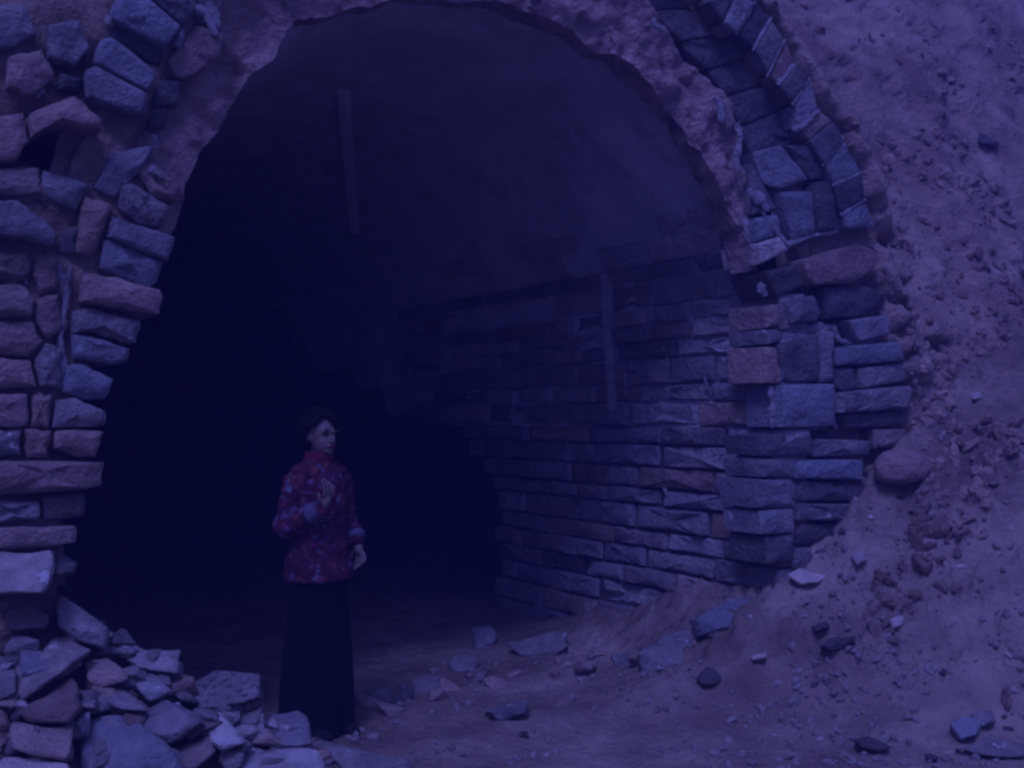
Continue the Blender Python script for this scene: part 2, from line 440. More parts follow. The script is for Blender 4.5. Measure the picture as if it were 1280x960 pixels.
# rough dark rock hollow behind the broken end of the side wall
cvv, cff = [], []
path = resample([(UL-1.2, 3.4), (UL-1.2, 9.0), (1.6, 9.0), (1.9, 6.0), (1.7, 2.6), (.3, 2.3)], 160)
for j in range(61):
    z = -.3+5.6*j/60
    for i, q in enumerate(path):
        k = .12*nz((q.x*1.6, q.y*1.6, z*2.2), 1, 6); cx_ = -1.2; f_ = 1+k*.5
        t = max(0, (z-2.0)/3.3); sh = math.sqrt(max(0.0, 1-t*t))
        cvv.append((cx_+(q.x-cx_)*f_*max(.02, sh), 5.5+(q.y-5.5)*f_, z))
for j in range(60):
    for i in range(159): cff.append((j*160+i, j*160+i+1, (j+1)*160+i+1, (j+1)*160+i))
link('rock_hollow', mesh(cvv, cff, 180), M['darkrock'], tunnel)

# ------------------------------------------------------------------ masonry on the face
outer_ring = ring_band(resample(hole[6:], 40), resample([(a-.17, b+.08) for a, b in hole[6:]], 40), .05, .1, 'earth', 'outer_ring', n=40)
right_pier = ring_band(resample(hr, 40), resample([(a+.28, b+.02) for a, b in hr], 40), .115, .15, 'joint', 'right_pier', n=60)
lp = [face_pt(x, y, .12) for x, y in [(72, 730), (80, 640), (90, 560), (98, 480), (125, 400), (150, 320), (175, 240)]]
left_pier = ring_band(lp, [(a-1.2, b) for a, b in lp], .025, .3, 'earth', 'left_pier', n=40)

LEFT_RING = [   # (outline, recess, material)
 ([(187, -8), (240, -8), (245, 12), (228, 30)], -.03, 'stone'),
 ([(148, -5), (184, -5), (226, 33), (208, 58), (140, 22)], -.04, 'slate'),
 ([(137, 26), (204, 62), (200, 84), (134, 45)], .02, 'dark'),
 ([(127, 48), (141, 46), (196, 90), (187, 113), (121, 77)], -.04, 'slate'),
 ([(108, 87), (120, 82), (185, 117), (181, 147), (112, 119)], -.05, 'stone'),
 ([(209, 76), (246, 31), (279, 41), (277, 68), (241, 94), (225, 98)], .02, 'brown'),
 ([(198, 99), (226, 101), (224, 131), (190, 131)], .05, 'stone'),
 ([(247, -6), (262, -6), (277, 18), (276, 38), (250, 27)], .03, 'mortar'),
 ([(190, 136), (210, 134), (206, 158), (184, 160)], .06, 'dark'),
]
for pxs, w, mt in LEFT_RING: face_block(pxs, w, mt, 'voussoir', outer_ring, depth=.25)
LEFT_PIER = [
 ([(139, 269), (219, 297), (211, 326), (135, 296)], -.02, 'slate'),
 ([(128, 300), (136, 299), (207, 328), (197, 353), (188, 360), (124, 335)], .0, 'slate'),
 ([(150, 232), (165, 229), (213, 258), (204, 282), (176, 279), (148, 259)], .0, 'speckled'),
 ([(163, 206), (192, 199), (226, 234), (222, 252), (190, 245)], .03, 'brown'),
 ([(104, 341), (147, 347), (206, 364), (200, 393), (175, 390), (102, 376)], -.05, 'brown'),
 ([(90, 389), (116, 385), (178, 402), (170, 429), (153, 427), (119, 415), (90, 416)], -.02, 'stone'),
 ([(90, 417), (119, 422), (162, 436), (159, 452), (142, 456), (94, 448)], -.02, 'slate'),
 ([(83, 458), (103, 455), (143, 475), (131, 499), (103, 498), (78, 491)], -.01, 'slate'),
 ([(72, 500), (94, 497), (132, 515), (132, 531), (103, 534), (67, 534)], -.03, 'stone'),
 ([(70, 539), (131, 539), (120, 571), (94, 570), (69, 560)], -.03, 'brown'),
 ([(-25, 578), (60, 576), (133, 578), (128, 606), (110, 612), (-25, 618)], -.08, 'brown'),
 ([(-25, 624), (49, 626), (50, 650), (-25, 657)], -.04, 'stone'),
 ([(53, 620), (105, 614), (107, 645), (55, 650)], -.03, 'stone'),
 ([(-25, 661), (97, 658), (96, 678), (60, 684), (-25, 687)], -.07, 'brown'),
 ([(70, 690), (98, 704), (92, 719), (70, 722)], -.02, 'stone'),
 ([(-25, 312), (34, 316), (40, 336), (28, 352), (-25, 348)], -.02, 'brown'),
 ([(44, 316), (72, 322), (70, 362), (50, 368), (42, 344)], -.01, 'brown'),
 ([(-25, 354), (26, 357), (44, 372), (40, 396), (-25, 394)], -.04, 'brown'),
 ([(48, 372), (73, 368), (76, 412), (60, 424), (46, 402)], -.02, 'brown'),
 ([(-25, 400), (42, 402), (54, 426), (36, 446), (-25, 440)], -.03, 'brown'),
 ([(44, 446), (58, 430), (78, 436), (72, 486), (50, 484)], -.02, 'stone'),
 ([(-25, 446), (38, 451), (46, 484), (-25, 489)], -.03, 'brown'),
 ([(-25, 494), (34, 492), (36, 533), (-25, 533)], -.03, 'brown'),
 ([(39, 491), (65, 493), (62, 535), (40, 534)], -.02, 'brown'),
 ([(-25, 538), (27, 538), (26, 568), (-25, 572)], -.02, 'stone'),
 ([(31, 537), (65, 538), (60, 571), (35, 573)], -.02, 'brown'),
 ([(-25, 247), (22, 251), (72, 289), (69, 309), (52, 305), (-25, 284)], -.08, 'stone'),
 ([(55, 212), (113, 232), (96, 263), (52, 241)], -.03, 'stone'),
 ([(-25, 212), (50, 209), (53, 240), (-25, 244)], -.04, 'brown'),
 ([(105, 243), (139, 255), (117, 320), (95, 316)], -.02, 'brown'),
 ([(140, 190), (196, 180), (181, 210), (143, 247), (117, 235)], .0, 'stone'),
 ([(73, 291), (101, 281), (95, 318), (73, 318)], .0, 'dark'),
 ([(38, 142), (94, 119), (125, 146), (129, 162), (75, 151), (40, 169)], -.10, 'brown'),
 ([(-25, 150), (30, 140), (38, 175), (20, 200), (-25, 205)], -.06, 'brown'),
 ([(60, 30), (100, 25), (112, 60), (95, 82), (64, 70)], -.03, 'stone'),
 ([(10, 70), (52, 62), (70, 95), (40, 118), (8, 108)], -.02, 'brown'),
 ([(75, 92), (102, 98), (98, 116), (72, 112)], .0, 'dark'),
 ([(-25, 10), (30, 5), (48, 40), (12, 62), (-25, 55)], -.03, 'stone'),
]
def ragged(px, a, b):
    out = []
    for i, p in enumerate(px):
        q = px[(i+1) % len(px)]; out.append((p[0]+random.uniform(-a, a), p[1]+random.uniform(-a, a)))
        if math.hypot(q[0]-p[0], q[1]-p[1]) > 22:
            for t in (.33, .67): out.append((p[0]+(q[0]-p[0])*t+random.uniform(-b, b), p[1]+(q[1]-p[1])*t+random.uniform(-b, b)))
    return out
for pxs, w, mt in LEFT_PIER: face_block(ragged(pxs, 1.5, 2.5) if max(p[0] for p in pxs) < 80 else ragged(pxs, .6, 1.4), w, mt, 'stone', left_pier, depth=.35 if w > -.05 else .42, bulge=.012)
rs_ = random.Random(8)                       # the pier goes on beyond the left edge of the frame
y_ = 205
while y_ < 690:
    h_ = rs_.uniform(28, 46); x_ = -29
    while x_ > -170:
        l_ = rs_.uniform(40, 80)
        face_block(ragged([(x_-l_+3, y_), (x_-2, y_), (x_-2, y_+h_-4), (x_-l_+3, y_+h_-4)], 2, 2.5), rs_.uniform(-.06, -.02), rs_.choice(['brown', 'stone', 'brown']), 'stone', left_pier, depth=.35)
        x_ -= l_
    y_ += h_
AI = [(885, 2), (905, 30), (921, 44), (943, 63), (960, 96), (974, 110), (992, 131), (997, 162), (1012, 176), (1030, 207), (1042, 232), (1052, 268), (1057, 287)]
AO = [(893, -20), (920, -8), (947, 0), (966, 21), (983, 48), (996, 80), (1014, 97), (1026, 137), (1042, 150), (1056, 171), (1078, 215), (1083, 249), (1098, 285)]
for i in range(len(AI)-1):
    a, b, c, d = AI[i], AO[i], AO[i+1], AI[i+1]
    m_ = ((a[0]+b[0]+c[0]+d[0])/4, (a[1]+b[1]+c[1]+d[1])/4)
    q = [(x+(m_[0]-x)*.11, y+(m_[1]-y)*.11) for x, y in (a, b, c, d)]
    face_block(q, random.uniform(-.03, .0), random.choice(['stone', 'slate', 'stone', 'dark', 'brown']), 'voussoir', outer_ring, depth=.25, bev=.007, bulge=.003, rough=.007)
BI = [(778, -25), (812, 12), (850, 52), (882, 88), (906, 122), (922, 160), (936, 196)]
BO = [(868, -25), (893, 12), (918, 42), (943, 70), (962, 104), (982, 136), (1006, 176)]
for i in range(len(BI)-1):
    a, b, c, d = BI[i], BO[i], BO[i+1], BI[i+1]
    m_ = ((a[0]+b[0]+c[0]+d[0])/4, (a[1]+b[1]+c[1]+d[1])/4)
    face_block([(x+(m_[0]-x)*.04, y+(m_[1]-y)*.04) for x, y in (a, b, c, d)], .095+random.uniform(-.008, .008), 'dark', 'voussoir', outer_ring, depth=.2, bev=.008, bulge=.004)
RIGHT = [
 ([(1008, 182), (1040, 222), (1016, 224), (982, 182)], .03, 'dark'),
 ([(942, 190), (975, 182), (1010, 224), (977, 236), (955, 228)], .04, 'slate'),
 ([(976, 240), (1014, 239), (1020, 291), (993, 303)], .02, 'slate'),
 ([(1018, 228), (1043, 226), (1051, 270), (1056, 286), (1023, 291)], .02, 'dark'),
 ([(938, 202), (958, 238), (972, 262), (942, 268)], .06, 'stone'),
 ([(944, 273), (973, 268), (978, 292), (946, 302)], .04, 'slate'),
 ([(947, 305), (977, 296), (987, 312), (951, 330)], .01, 'pale'),
 ([(1002, 326), (1078, 304), (1100, 314), (1096, 334), (1070, 353), (1010, 357)], -.03, 'brown'),
 ([(957, 340), (1001, 330), (1006, 356), (972, 371)], .0, 'dark'),
 ([(984, 376), (1018, 369), (1027, 390), (1021, 402), (988, 404)], -.02, 'stone'),
 ([(957, 382), (981, 381), (981, 406), (958, 410)], .0, 'brown'),
 ([(1029, 360), (1078, 356), (1111, 368), (1081, 395), (1032, 398)], .0, 'dark'),
 ([(1059, 401), (1111, 394), (1115, 417), (1074, 427)], -.03, 'slate'),
 ([(972, 431), (1021, 416), (1025, 476), (984, 477)], -.01, 'dark'),
 ([(1026, 414), (1041, 414), (1041, 476), (1028, 478)], -.03, 'stone'),
 ([(1044, 435), (1122, 427), (1130, 450), (1096, 454), (1046, 457)], -.03, 'slate'),
 ([(980, 481), (1044, 480), (1045, 532), (980, 534)], -.04, 'slate'),
 ([(1045, 461), (1066, 461), (1072, 484), (1059, 491), (1046, 484)], -.01, 'dark'),
 ([(1074, 461), (1130, 454), (1134, 476), (1078, 485)], -.02, 'stone'),
 ([(1048, 491), (1141, 482), (1141, 508), (1092, 514), (1049, 516)], -.05, 'stone'),
 ([(1051, 519), (1134, 514), (1130, 532), (1055, 535)], -.01, 'dark'),
 ([(957, 412), (1003, 408), (1016, 413), (972, 428), (958, 430)], .01, 'stone'),
 ([(955, 434), (969, 434), (980, 475), (976, 480), (957, 478)], .01, 'brown'),
 ([(952, 545), (1012, 541), (1015, 569), (954, 570)], .0, 'dark'),
 ([(1018, 549), (1088, 551), (1088, 569), (1019, 571)], -.03, 'stone'),
 ([(1092, 537), (1132, 536), (1128, 556), (1094, 560)], -.0, 'brown'),
 ([(995, 575), (1078, 575), (1078, 599), (997, 598)], -.04, 'slate'),
 ([(950, 574), (991, 575), (992, 597), (952, 596)], -.0, 'stone'),
 ([(945, 600), (992, 600), (992, 633), (947, 635)], -.02, 'slate'),
 ([(996, 602), (1082, 603), (1080, 626), (998, 626)], -.01, 'dark'),
 ([(995, 630), (1085, 630), (1082, 651), (995, 650)], -.02, 'stone'),
 ([(950, 639), (992, 636), (992, 666), (953, 668)], -.02, 'stone'),
 ([(995, 655), (1082, 655), (1074, 681), (995, 681)], -.0, 'dark'),
 ([(958, 672), (992, 669), (990, 701), (960, 705)], -.02, 'stone'),
 ([(994, 685), (1060, 685), (1050, 715), (994, 712)], -.02, 'stone'),
]
for k, (pxs, w, mt) in enumerate(RIGHT):
    face_block(pxs, w, mt, 'stone', right_pier, depth=.3, bulge=.008)

# voussoirs over the crown, above the frame
cr0 = face_pt(215, -10, 0); cr1 = face_pt(893, -22, 0)
NV = 17
for i in range(NV):
    def cpt(t, r):
        u = cr0[0]+(cr1[0]-cr0[0])*t; v_ = cr0[1]+(cr1[1]-cr0[1])*t + math.sin(math.pi*t)*.40
        du, dv = (cr1[0]-cr0[0]), (cr1[1]-cr0[1])+math.pi*math.cos(math.pi*t)*.40
        n_ = Vector((-dv, du)).normalized(); return (u+n_.x*r, v_+n_.y*r)
    t0, t1 = (i+.06)/NV, (i+.94)/NV
    block([cpt(t0, 0), cpt(t1, 0), cpt(t1, .3), cpt(t0, .3)], random.uniform(-.04, 0), .3, lambda a, b, d: (a, d, b), M[random.choice(['stone', 'slate', 'brown'])], outer_ring, 'voussoir')

# lime mortar left in the joints
def strips(lines, place, name, parent):
    v, f = [], []
    for pts, wd in lines:
        q = resample([place(*p) for p in pts], max(4, int(len(pts)*4)))
        sx = random.random()*50; n = len(q); b0_ = len(v)
        for i in range(n):
            t = (q[min(n-1, i+1)]-q[max(0, i-1)]); 
            nn = Vector((-t[1], t[0])).normalized() if t.length > 0 else Vector((1, 0))
            r = wd*1.7*(.5+1.2*abs(nz((i*.9+sx, 0, 0), 1)))*(.45 if i in (0, n-1) else 1)
            for sgn, lift in ((-1, .012), (-.5, .0), (.5, .0), (1, .012)):
                v.append((q[i].x+nn.x*r*sgn, q[i].y+nn.y*r*sgn, lift+.006*nz((i+sx, sgn*3, 1), 1)))
        for i in range(n-1):
            for k in range(3):
                a = b0_+i*4+k; f.append((a, a+1, a+5, a+4))
    return v, f
W0 = -.02
RL = [([(921, 44), (947, 0)], .010), ([(943, 63), (966, 21)], .010), ([(960, 96), (983, 48)], .006), ([(974, 106), (996, 80)], .012), ([(992, 131), (1014, 97)], .010),
      ([(993, 163), (1008, 155), (1026, 137)], .014), ([(1030, 207), (1056, 171)], .009), ([(1042, 232), (1078, 215)], .012), ([(1052, 269), (1083, 249)], .012), ([(960, 262), (993, 305), (1024, 293), (1056, 287)], .012),
      ([(930, 150), (935, 170), (929, 195), (931, 212)], .017), ([(942, 235), (962, 248), (968, 262)], .022), ([(940, 270), (944, 300)], .012), ([(955, 318), (972, 310)], .026), ([(957, 352), (966, 368)], .022),
      ([(1080, 344), (1098, 331)], .014), ([(1006, 413), (1050, 408), (1058, 425), (1076, 430), (1105, 423)], .016), ([(1043, 418), (1043, 476)], .010), ([(1068, 459), (1075, 488)], .010),
      ([(971, 482), (977, 505), (975, 535)], .02), ([(1047, 514), (1054, 536)], .014), ([(1098, 480), (1132, 475)], .012), ([(985, 536), (1040, 535)], .008), ([(900, 118), (910, 130), (912, 150)], .02), ([(822, 22), (838, 36)], .02)]
v1, f1 = strips([(p, w) for p, w in RL], lambda x, y: face_pt(x, y, W0), 'x', None)
LL = [([(76, 325), (80, 345), (88, 365), (84, 388), (79, 420), (82, 455), (74, 485)], .012), ([(60, 404), (84, 406)], .010), ([(92, 330), (86, 360), (88, 385)], .008), ([(32, 330), (36, 355)], .008),
      ([(129, 46), (150, 55), (186, 82)], .010), ([(112, 84), (125, 82), (170, 108)], .010), ([(188, 0), (224, 29)], .012), ([(226, 56), (234, 32)], .012), ([(136, 24), (150, 18)], .016), ([(240, 2), (262, 10), (276, 40)], .016),
      ([(196, 165), (200, 182)], .010), ([(150, 228), (160, 228), (158, 215)], .008), ([(48, 116), (58, 108)], .010), ([(190, 205), (208, 220)], .012), ([(176, 240), (212, 257)], .009), ([(120, 405), (150, 414)], .014)]
v2, f2 = strips(LL, lambda x, y: face_pt(x, y, -.05), 'x', None)
nA = len(strips(RL[:9], lambda x, y: face_pt(x, y, W0), 'x', None)[0])
vv = [(a, (-.016 if i_ < nA else .026)+d, b) for i_, (a, b, d) in enumerate(v1)]+[(a, .0+d, b) for a, b, d in v2]
ff = f1+[tuple(i+len(v1) for i in q) for q in f2]
tag(link('mortar', mesh(vv, ff, 180), M['mortar'], tunnel), kind='stuff')
WL = [([(780, 441), (830, 438), (832, 452)], .010), ([(779, 466), (778, 492)], .010), ([(784, 463), (815, 462)], .008), ([(850, 365), (885, 366)], .010), ([(855, 432), (858, 400)], .008), ([(905, 448), (942, 452), (936, 460)], .012),
      ([(880, 486), (935, 486)], .007), ([(680, 664), (728, 669)], .009), ([(690, 452), (696, 475)], .008), ([(660, 466), (676, 468)], .007), ([(878, 462), (880, 488)], .008), ([(888, 568), (905, 567)], .02), ([(825, 605), (830, 618)], .012)]
v3, f3 = strips(WL, lambda x, y: wall_pt(x, y, UR+.0), 'x', None)
tag(link('mortar', mesh([(UR+.012+d, a, b) for a, b, d in v3], f3, 180), M['mortar'], tunnel), kind='stuff')

# left side wall of the tunnel is the vault shell itself; pale strips added to imitate blurred light trails
vault_bvh = None
from mathutils.bvhtree import BVHTree
dg = bpy.context.evaluated_depsgraph_get()
def bvh_of(objs):
    vs_, fs_ = [], []
    for o in objs:
        mw = o.matrix_world; b_ = len(vs_)
        vs_ += [mw @ v.co for v in o.data.vertices]; fs_ += [tuple(b_+i for i in p.vertices) for p in o.data.polygons]
    return BVHTree.FromPolygons(vs_, fs_)
bpy.context.view_layer.update()
vb = bvh_of([vault, side_wall]+list(vault.children)+list(side_wall.children))
def trail_strip(pts, half):
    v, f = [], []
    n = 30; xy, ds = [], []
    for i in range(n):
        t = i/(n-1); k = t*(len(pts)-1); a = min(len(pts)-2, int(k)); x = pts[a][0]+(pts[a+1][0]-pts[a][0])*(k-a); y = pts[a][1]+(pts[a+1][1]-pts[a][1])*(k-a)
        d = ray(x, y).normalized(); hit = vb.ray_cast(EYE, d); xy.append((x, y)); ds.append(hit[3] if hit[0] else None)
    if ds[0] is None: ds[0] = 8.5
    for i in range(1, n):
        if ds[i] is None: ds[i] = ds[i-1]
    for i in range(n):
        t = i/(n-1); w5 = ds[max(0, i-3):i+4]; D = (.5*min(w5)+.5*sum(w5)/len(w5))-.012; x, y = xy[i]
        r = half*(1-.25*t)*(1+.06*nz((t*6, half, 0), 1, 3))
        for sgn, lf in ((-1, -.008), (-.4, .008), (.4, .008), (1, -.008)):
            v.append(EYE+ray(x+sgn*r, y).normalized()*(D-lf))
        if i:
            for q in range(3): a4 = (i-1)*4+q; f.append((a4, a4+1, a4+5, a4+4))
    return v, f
M['trail'] = rock_mat('trail_strip', (.55, .55, .55), (.7, .7, .7), scale=14, rand=0, bump=.2)
M['faint_trail'] = rock_mat('faint_trail_strip', (.55, .55, .55), (.7, .7, .7), scale=14, rand=0, bump=.2)
for mk, al in (('trail', .9), ('faint_trail', .30)):                    # one added trail strong, the other faint
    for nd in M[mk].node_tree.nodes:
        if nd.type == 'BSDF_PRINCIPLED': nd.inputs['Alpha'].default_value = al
inv = tunnel.matrix_world.inverted()
for pts, hf, mk in (([(429, 106), (434, 180), (440, 240), (444, 292)], 8, 'trail'), ([(759, 342), (762, 420), (767, 512)], 9, 'faint_trail')):
    v, f = trail_strip(pts, hf); link('light_trail', mesh([inv @ q for q in v], f, 180), M[mk], tunnel)

# ------------------------------------------------------------------ loose rocks
def hull_mesh(points, cuts=1, amp=.012, seed=0, center=None, bev=.0):
    bm = bmesh.new()
    for p in points: bm.verts.new(p)
    r = bmesh.ops.convex_hull(bm, input=bm.verts)
    bmesh.ops.delete(bm, geom=[g for g in r['geom_interior'] if isinstance(g, bmesh.types.BMVert)], context='VERTS')
    bmesh.ops.dissolve_limit(bm, angle_limit=math.radians(12), verts=bm.verts, edges=bm.edges)
    if bev: bmesh.ops.bevel(bm, geom=list(bm.edges)+list(bm.verts), offset=bev, segments=1, affect='EDGES', profile=.5)
    bmesh.ops.triangulate(bm, faces=bm.faces)
    for _ in range(cuts):
        bmesh.ops.subdivide_edges(bm, edges=bm.edges, cuts=1, use_grid_fill=True)
    bmesh.ops.triangulate(bm, faces=bm.faces)
    c = Vector((0, 0, 0))
    for v in bm.verts: c += v.co
    c /= len(bm.verts)
    for v in bm.verts:
        d = (v.co-c).normalized()
        v.co += d*(amp*nz(v.co*5+Vector((seed*3.1, 0, 0)), 1, 4))+Vector((nz(v.co*9, 1, 2), nz(v.co*9+Vector((5, 0, 0)), 1, 2), nz(v.co*9+Vector((0, 5, 0)), 1, 2)))*amp*.5
    me = bpy.data.meshes.new('m'); bm.to_mesh(me); bm.free()
    me.polygons.foreach_set('use_smooth', [True]*len(me.polygons)); me.set_sharp_from_angle(angle=math.radians(24))
    return me

def traced_rock(name, px, mat, label, group=None, thick=.18, lean=.75, sink=.05, depth=None, cuts=2):
    """outline traced on the photo, at the distance of the ground it lies on"""
    cx = sum(p[0] for p in px)/len(px); cy = sum(p[1] for p in px)/len(px)
    ymin, ymax = min(p[1] for p in px), max(p[1] for p in px)
    D = depth if depth else hit_ground(cx, (cy+ymax)/2).y - sink
    pts = []
    rnd = random.Random(int(cx*7+cy))
    for x, y in px:
        dd = lean*(ymax-y)/F*D + rnd.uniform(-.02, .02)
        pts.append(EYE+ray(x, y)*(D+dd))
        xb, yb = cx+(x-cx)*.8, cy+(y-cy)*.75+6
        pts.append(EYE+ray(xb, yb)*(D+dd+thick))
    # a blunt belly towards the viewer gives the block a front face under its top
    for x, y in px:
        if y > cy: 
            xb = cx+(x-cx)*.85; pts.append(EYE+ray(xb, y-2)*(D-.05))
    c = Vector((0, 0, 0))
    for p in pts: c += p
    c /= len(pts); zb = min(p.z for p in pts); base = Vector((c.x, c.y, zb))
    me = hull_mesh([p-base for p in pts], cuts, .022, rnd.random()*9, bev=.007)
    o = link(name, me, M[mat]); o.location = base
    return tag(o, label, 'stone', group)

GP = 'fallen masonry in the rubble heap'
RUB = [
 ([(-25, 690), (66, 688), (72, 716), (56, 744), (-25, 742)], 'rubble', 'big flat-topped block crowning the rubble heap against the left pier'),
 ([(72, 738), (103, 760), (137, 788), (134, 813), (97, 804), (67, 785)], 'rubble', 'long grey slab sliding down the heap just below the topmost block'),
 ([(66, 800), (94, 800), (116, 813), (75, 845), (34, 864), (3, 893), (0, 875)], 'rubble', 'long pale slab tilted diagonally across the rubble heap'),
 ([(12, 895), (40, 872), (88, 848), (103, 890), (88, 905), (30, 905)], 'brown', 'dark brown wedge of stone under the diagonal pale slab'),
 ([(25, 815), (60, 813), (62, 835), (38, 847), (24, 840)], 'slate', 'small blue-grey stone with a white top behind the diagonal slab'),
 ([(141, 815), (225, 813), (226, 843), (200, 840), (165, 834)], 'rubble', 'flat slab with a level pale top edge, at the back of the heap'),
 ([(103, 829), (134, 816), (156, 835), (163, 850), (125, 862), (109, 852)], 'brown', 'brown angular stone wedged beside the level flat slab'),
 ([(153, 832), (184, 829), (219, 866), (190, 878), (169, 862)], 'rubble', 'grey stone leaning right in front of the level flat slab'),
 ([(225, 860), (269, 835), (325, 844), (331, 875), (290, 878), (247, 887)], 'speckled', 'pitted speckled slab overhanging the dark gap in the heap'),
 ([(128, 862), (150, 850), (175, 872), (188, 891), (150, 888), (130, 880)], 'rubble', 'rounded grey stone at the middle of the heap above the largest boulder'),
 ([(97, 906), (125, 894), (166, 897), (219, 941), (236, 972), (100, 972)], 'slate', 'largest blue-grey boulder at the foot of the heap'),
 ([(163, 895), (203, 872), (244, 891), (256, 907), (213, 932), (188, 919)], 'rubble', 'broad grey stone resting on the shoulder of the largest boulder'),
 ([(6, 920), (16, 900), (91, 904), (95, 948), (88, 954), (12, 938)], 'brown', 'square-cut brownish block left of the largest boulder'),
 ([(-15, 946), (47, 941), (90, 957), (92, 980), (-15, 980)], 'pale', 'pale whitish stone below the square-cut brownish block'),
 ([(250, 901), (275, 888), (309, 929), (281, 937), (262, 928)], 'pale', 'pale pointed stone below the speckled slab'),
 ([(214, 937), (262, 916), (270, 941), (246, 962), (222, 960)], 'brown', 'brown stone between the largest boulder and the pale pointed stone'),
 ([(322, 900), (340, 891), (372, 887), (384, 898), (390, 932), (325, 934)], 'slate', 'smooth rounded blue-grey block beside the skirt of the person'),
 ([(272, 943), (312, 929), (397, 938), (412, 972), (276, 972)], 'rubble', 'low broad stone at the front of the heap below the rounded block'),
 ([(406, 934), (427, 929), (512, 952), (522, 972), (436, 972)], 'rubble', 'flat stone lying alone at the toe of the rubble heap'),
 ([(-15, 832), (18, 836), (22, 865), (-15, 880)], 'rubble', 'grey lump beside the small white-topped stone'),
 ([(10, 764), (40, 757), (62, 770), (58, 786), (14, 787)], 'brown', 'brownish lump directly under the topmost block'),
 ([(94, 862), (122, 860), (122, 886), (94, 882)], 'rubble', 'small cube-like stone between the brown wedge and the brown angular stone'),
]
rocks = []
for i, (px, mt, lb) in enumerate(RUB): rocks.append(traced_rock('rubble_stone', px, mt, lb, GP, depth=4.36 if i == 0 else None, thick=.3 if i == 0 else .2))
# small fill between the blocks
rf = random.Random(4)
def small_rock(name, p, size, mat, label, group, cat='stone', flat=.6, rz=None, sink=.35):
    pts = [Vector((rf.uniform(-1, 1), rf.uniform(-1, 1), rf.uniform(-1, 1))).normalized()*rf.uniform(.8, 1.1) for _ in range(11)]
    pts = [Vector((q.x*size, q.y*size*.7, q.z*size*flat)) for q in pts]
    me = hull_mesh(pts, 1, size*.07, rf.random()*20, bev=size*.05)
    o = link(name, me, M[mat]); o.location = (p.x, p.y, p.z+size*flat*(1-2*sink)); o.rotation_euler = (rf.uniform(-.3, .3), rf.uniform(-.3, .3), rf.uniform(0, 6.3) if rz is None else rz)
    return tag(o, label, cat, group)
for i in range(110):
    x = rf.uniform(-170, 420); y = 770+rf.random()*190
    if x > 0 and y < 700+.55*x+20: y = 700+.55*x+20+rf.random()*60
    if y > 965: continue
    p = hit_ground(x, y)
    mt = rf.choice(['rubble', 'rubble', 'brown', 'stone']); nm_ = {'rubble': 'light grey', 'brown': 'brown', 'stone': 'dark grey'}[mt]
    small_rock('rubble_stone', p, rf.uniform(.05, .10), mt, 'small '+nm_+' broken stone filling gaps between the large rubble blocks', 'small '+nm_+' stones in the rubble heap')

FLOOR = [
 ([(862, 775), (905, 752), (944, 744), (948, 770), (915, 785), (870, 797)], 'slate', 'oblong fallen block lying against the foot of the tunnel side wall'),
 ([(795, 818), (830, 795), (864, 786), (866, 812), (848, 838), (800, 842)], 'stone', 'squat fallen stone next to the oblong fallen block'),
 ([(632, 804), (680, 788), (708, 792), (716, 812), (690, 824), (645, 822)], 'stone', 'fallen stone at the far broken end of the side wall'),
 ([(735, 812), (760, 803), (786, 806), (784, 818), (740, 822)], 'brown', 'low brown stone between the two larger stones along the wall foot'),
 ([(605, 890), (640, 876), (662, 872), (660, 892), (622, 904)], 'stone', 'half-buried slab on the tunnel floor right of the person'),
 ([(456, 862), (474, 852), (490, 858), (494, 878), (466, 884)], 'stone', 'rounded stone on the tunnel floor next to the skirt of the person'),
 ([(515, 852), (535, 841), (552, 846), (556, 866), (522, 872)], 'stone', 'round stone second from the person on the tunnel floor'),
 ([(560, 826), (580, 817), (598, 822), (596, 838), (566, 842)], 'stone', 'round stone third from the person, deeper inside the tunnel'),
 ([(590, 785), (612, 780), (622, 800), (612, 815), (592, 812)], 'stone', 'upright stone at the broken lower corner of the side wall'),
]
for px, mt, lb in FLOOR: traced_rock('fallen_stone', px, mt, lb, 'stones fallen on the tunnel floor', thick=.16, lean=.9, sink=.04)
for i in range(20):
    t = rf.random(); x, y = 470+390*t+rf.uniform(-20, 20), 872-70*t+rf.uniform(-6, 26)
    mt = rf.choice(['stone', 'brown']); nm_ = {'stone': 'grey', 'brown': 'brown'}[mt]
    small_rock('fallen_stone', hit_ground(x, y), rf.uniform(.06, .125), mt, 'small half-buried '+nm_+' stone along the foot of the tunnel wall', 'small '+nm_+' stones along the wall foot', sink=.42)
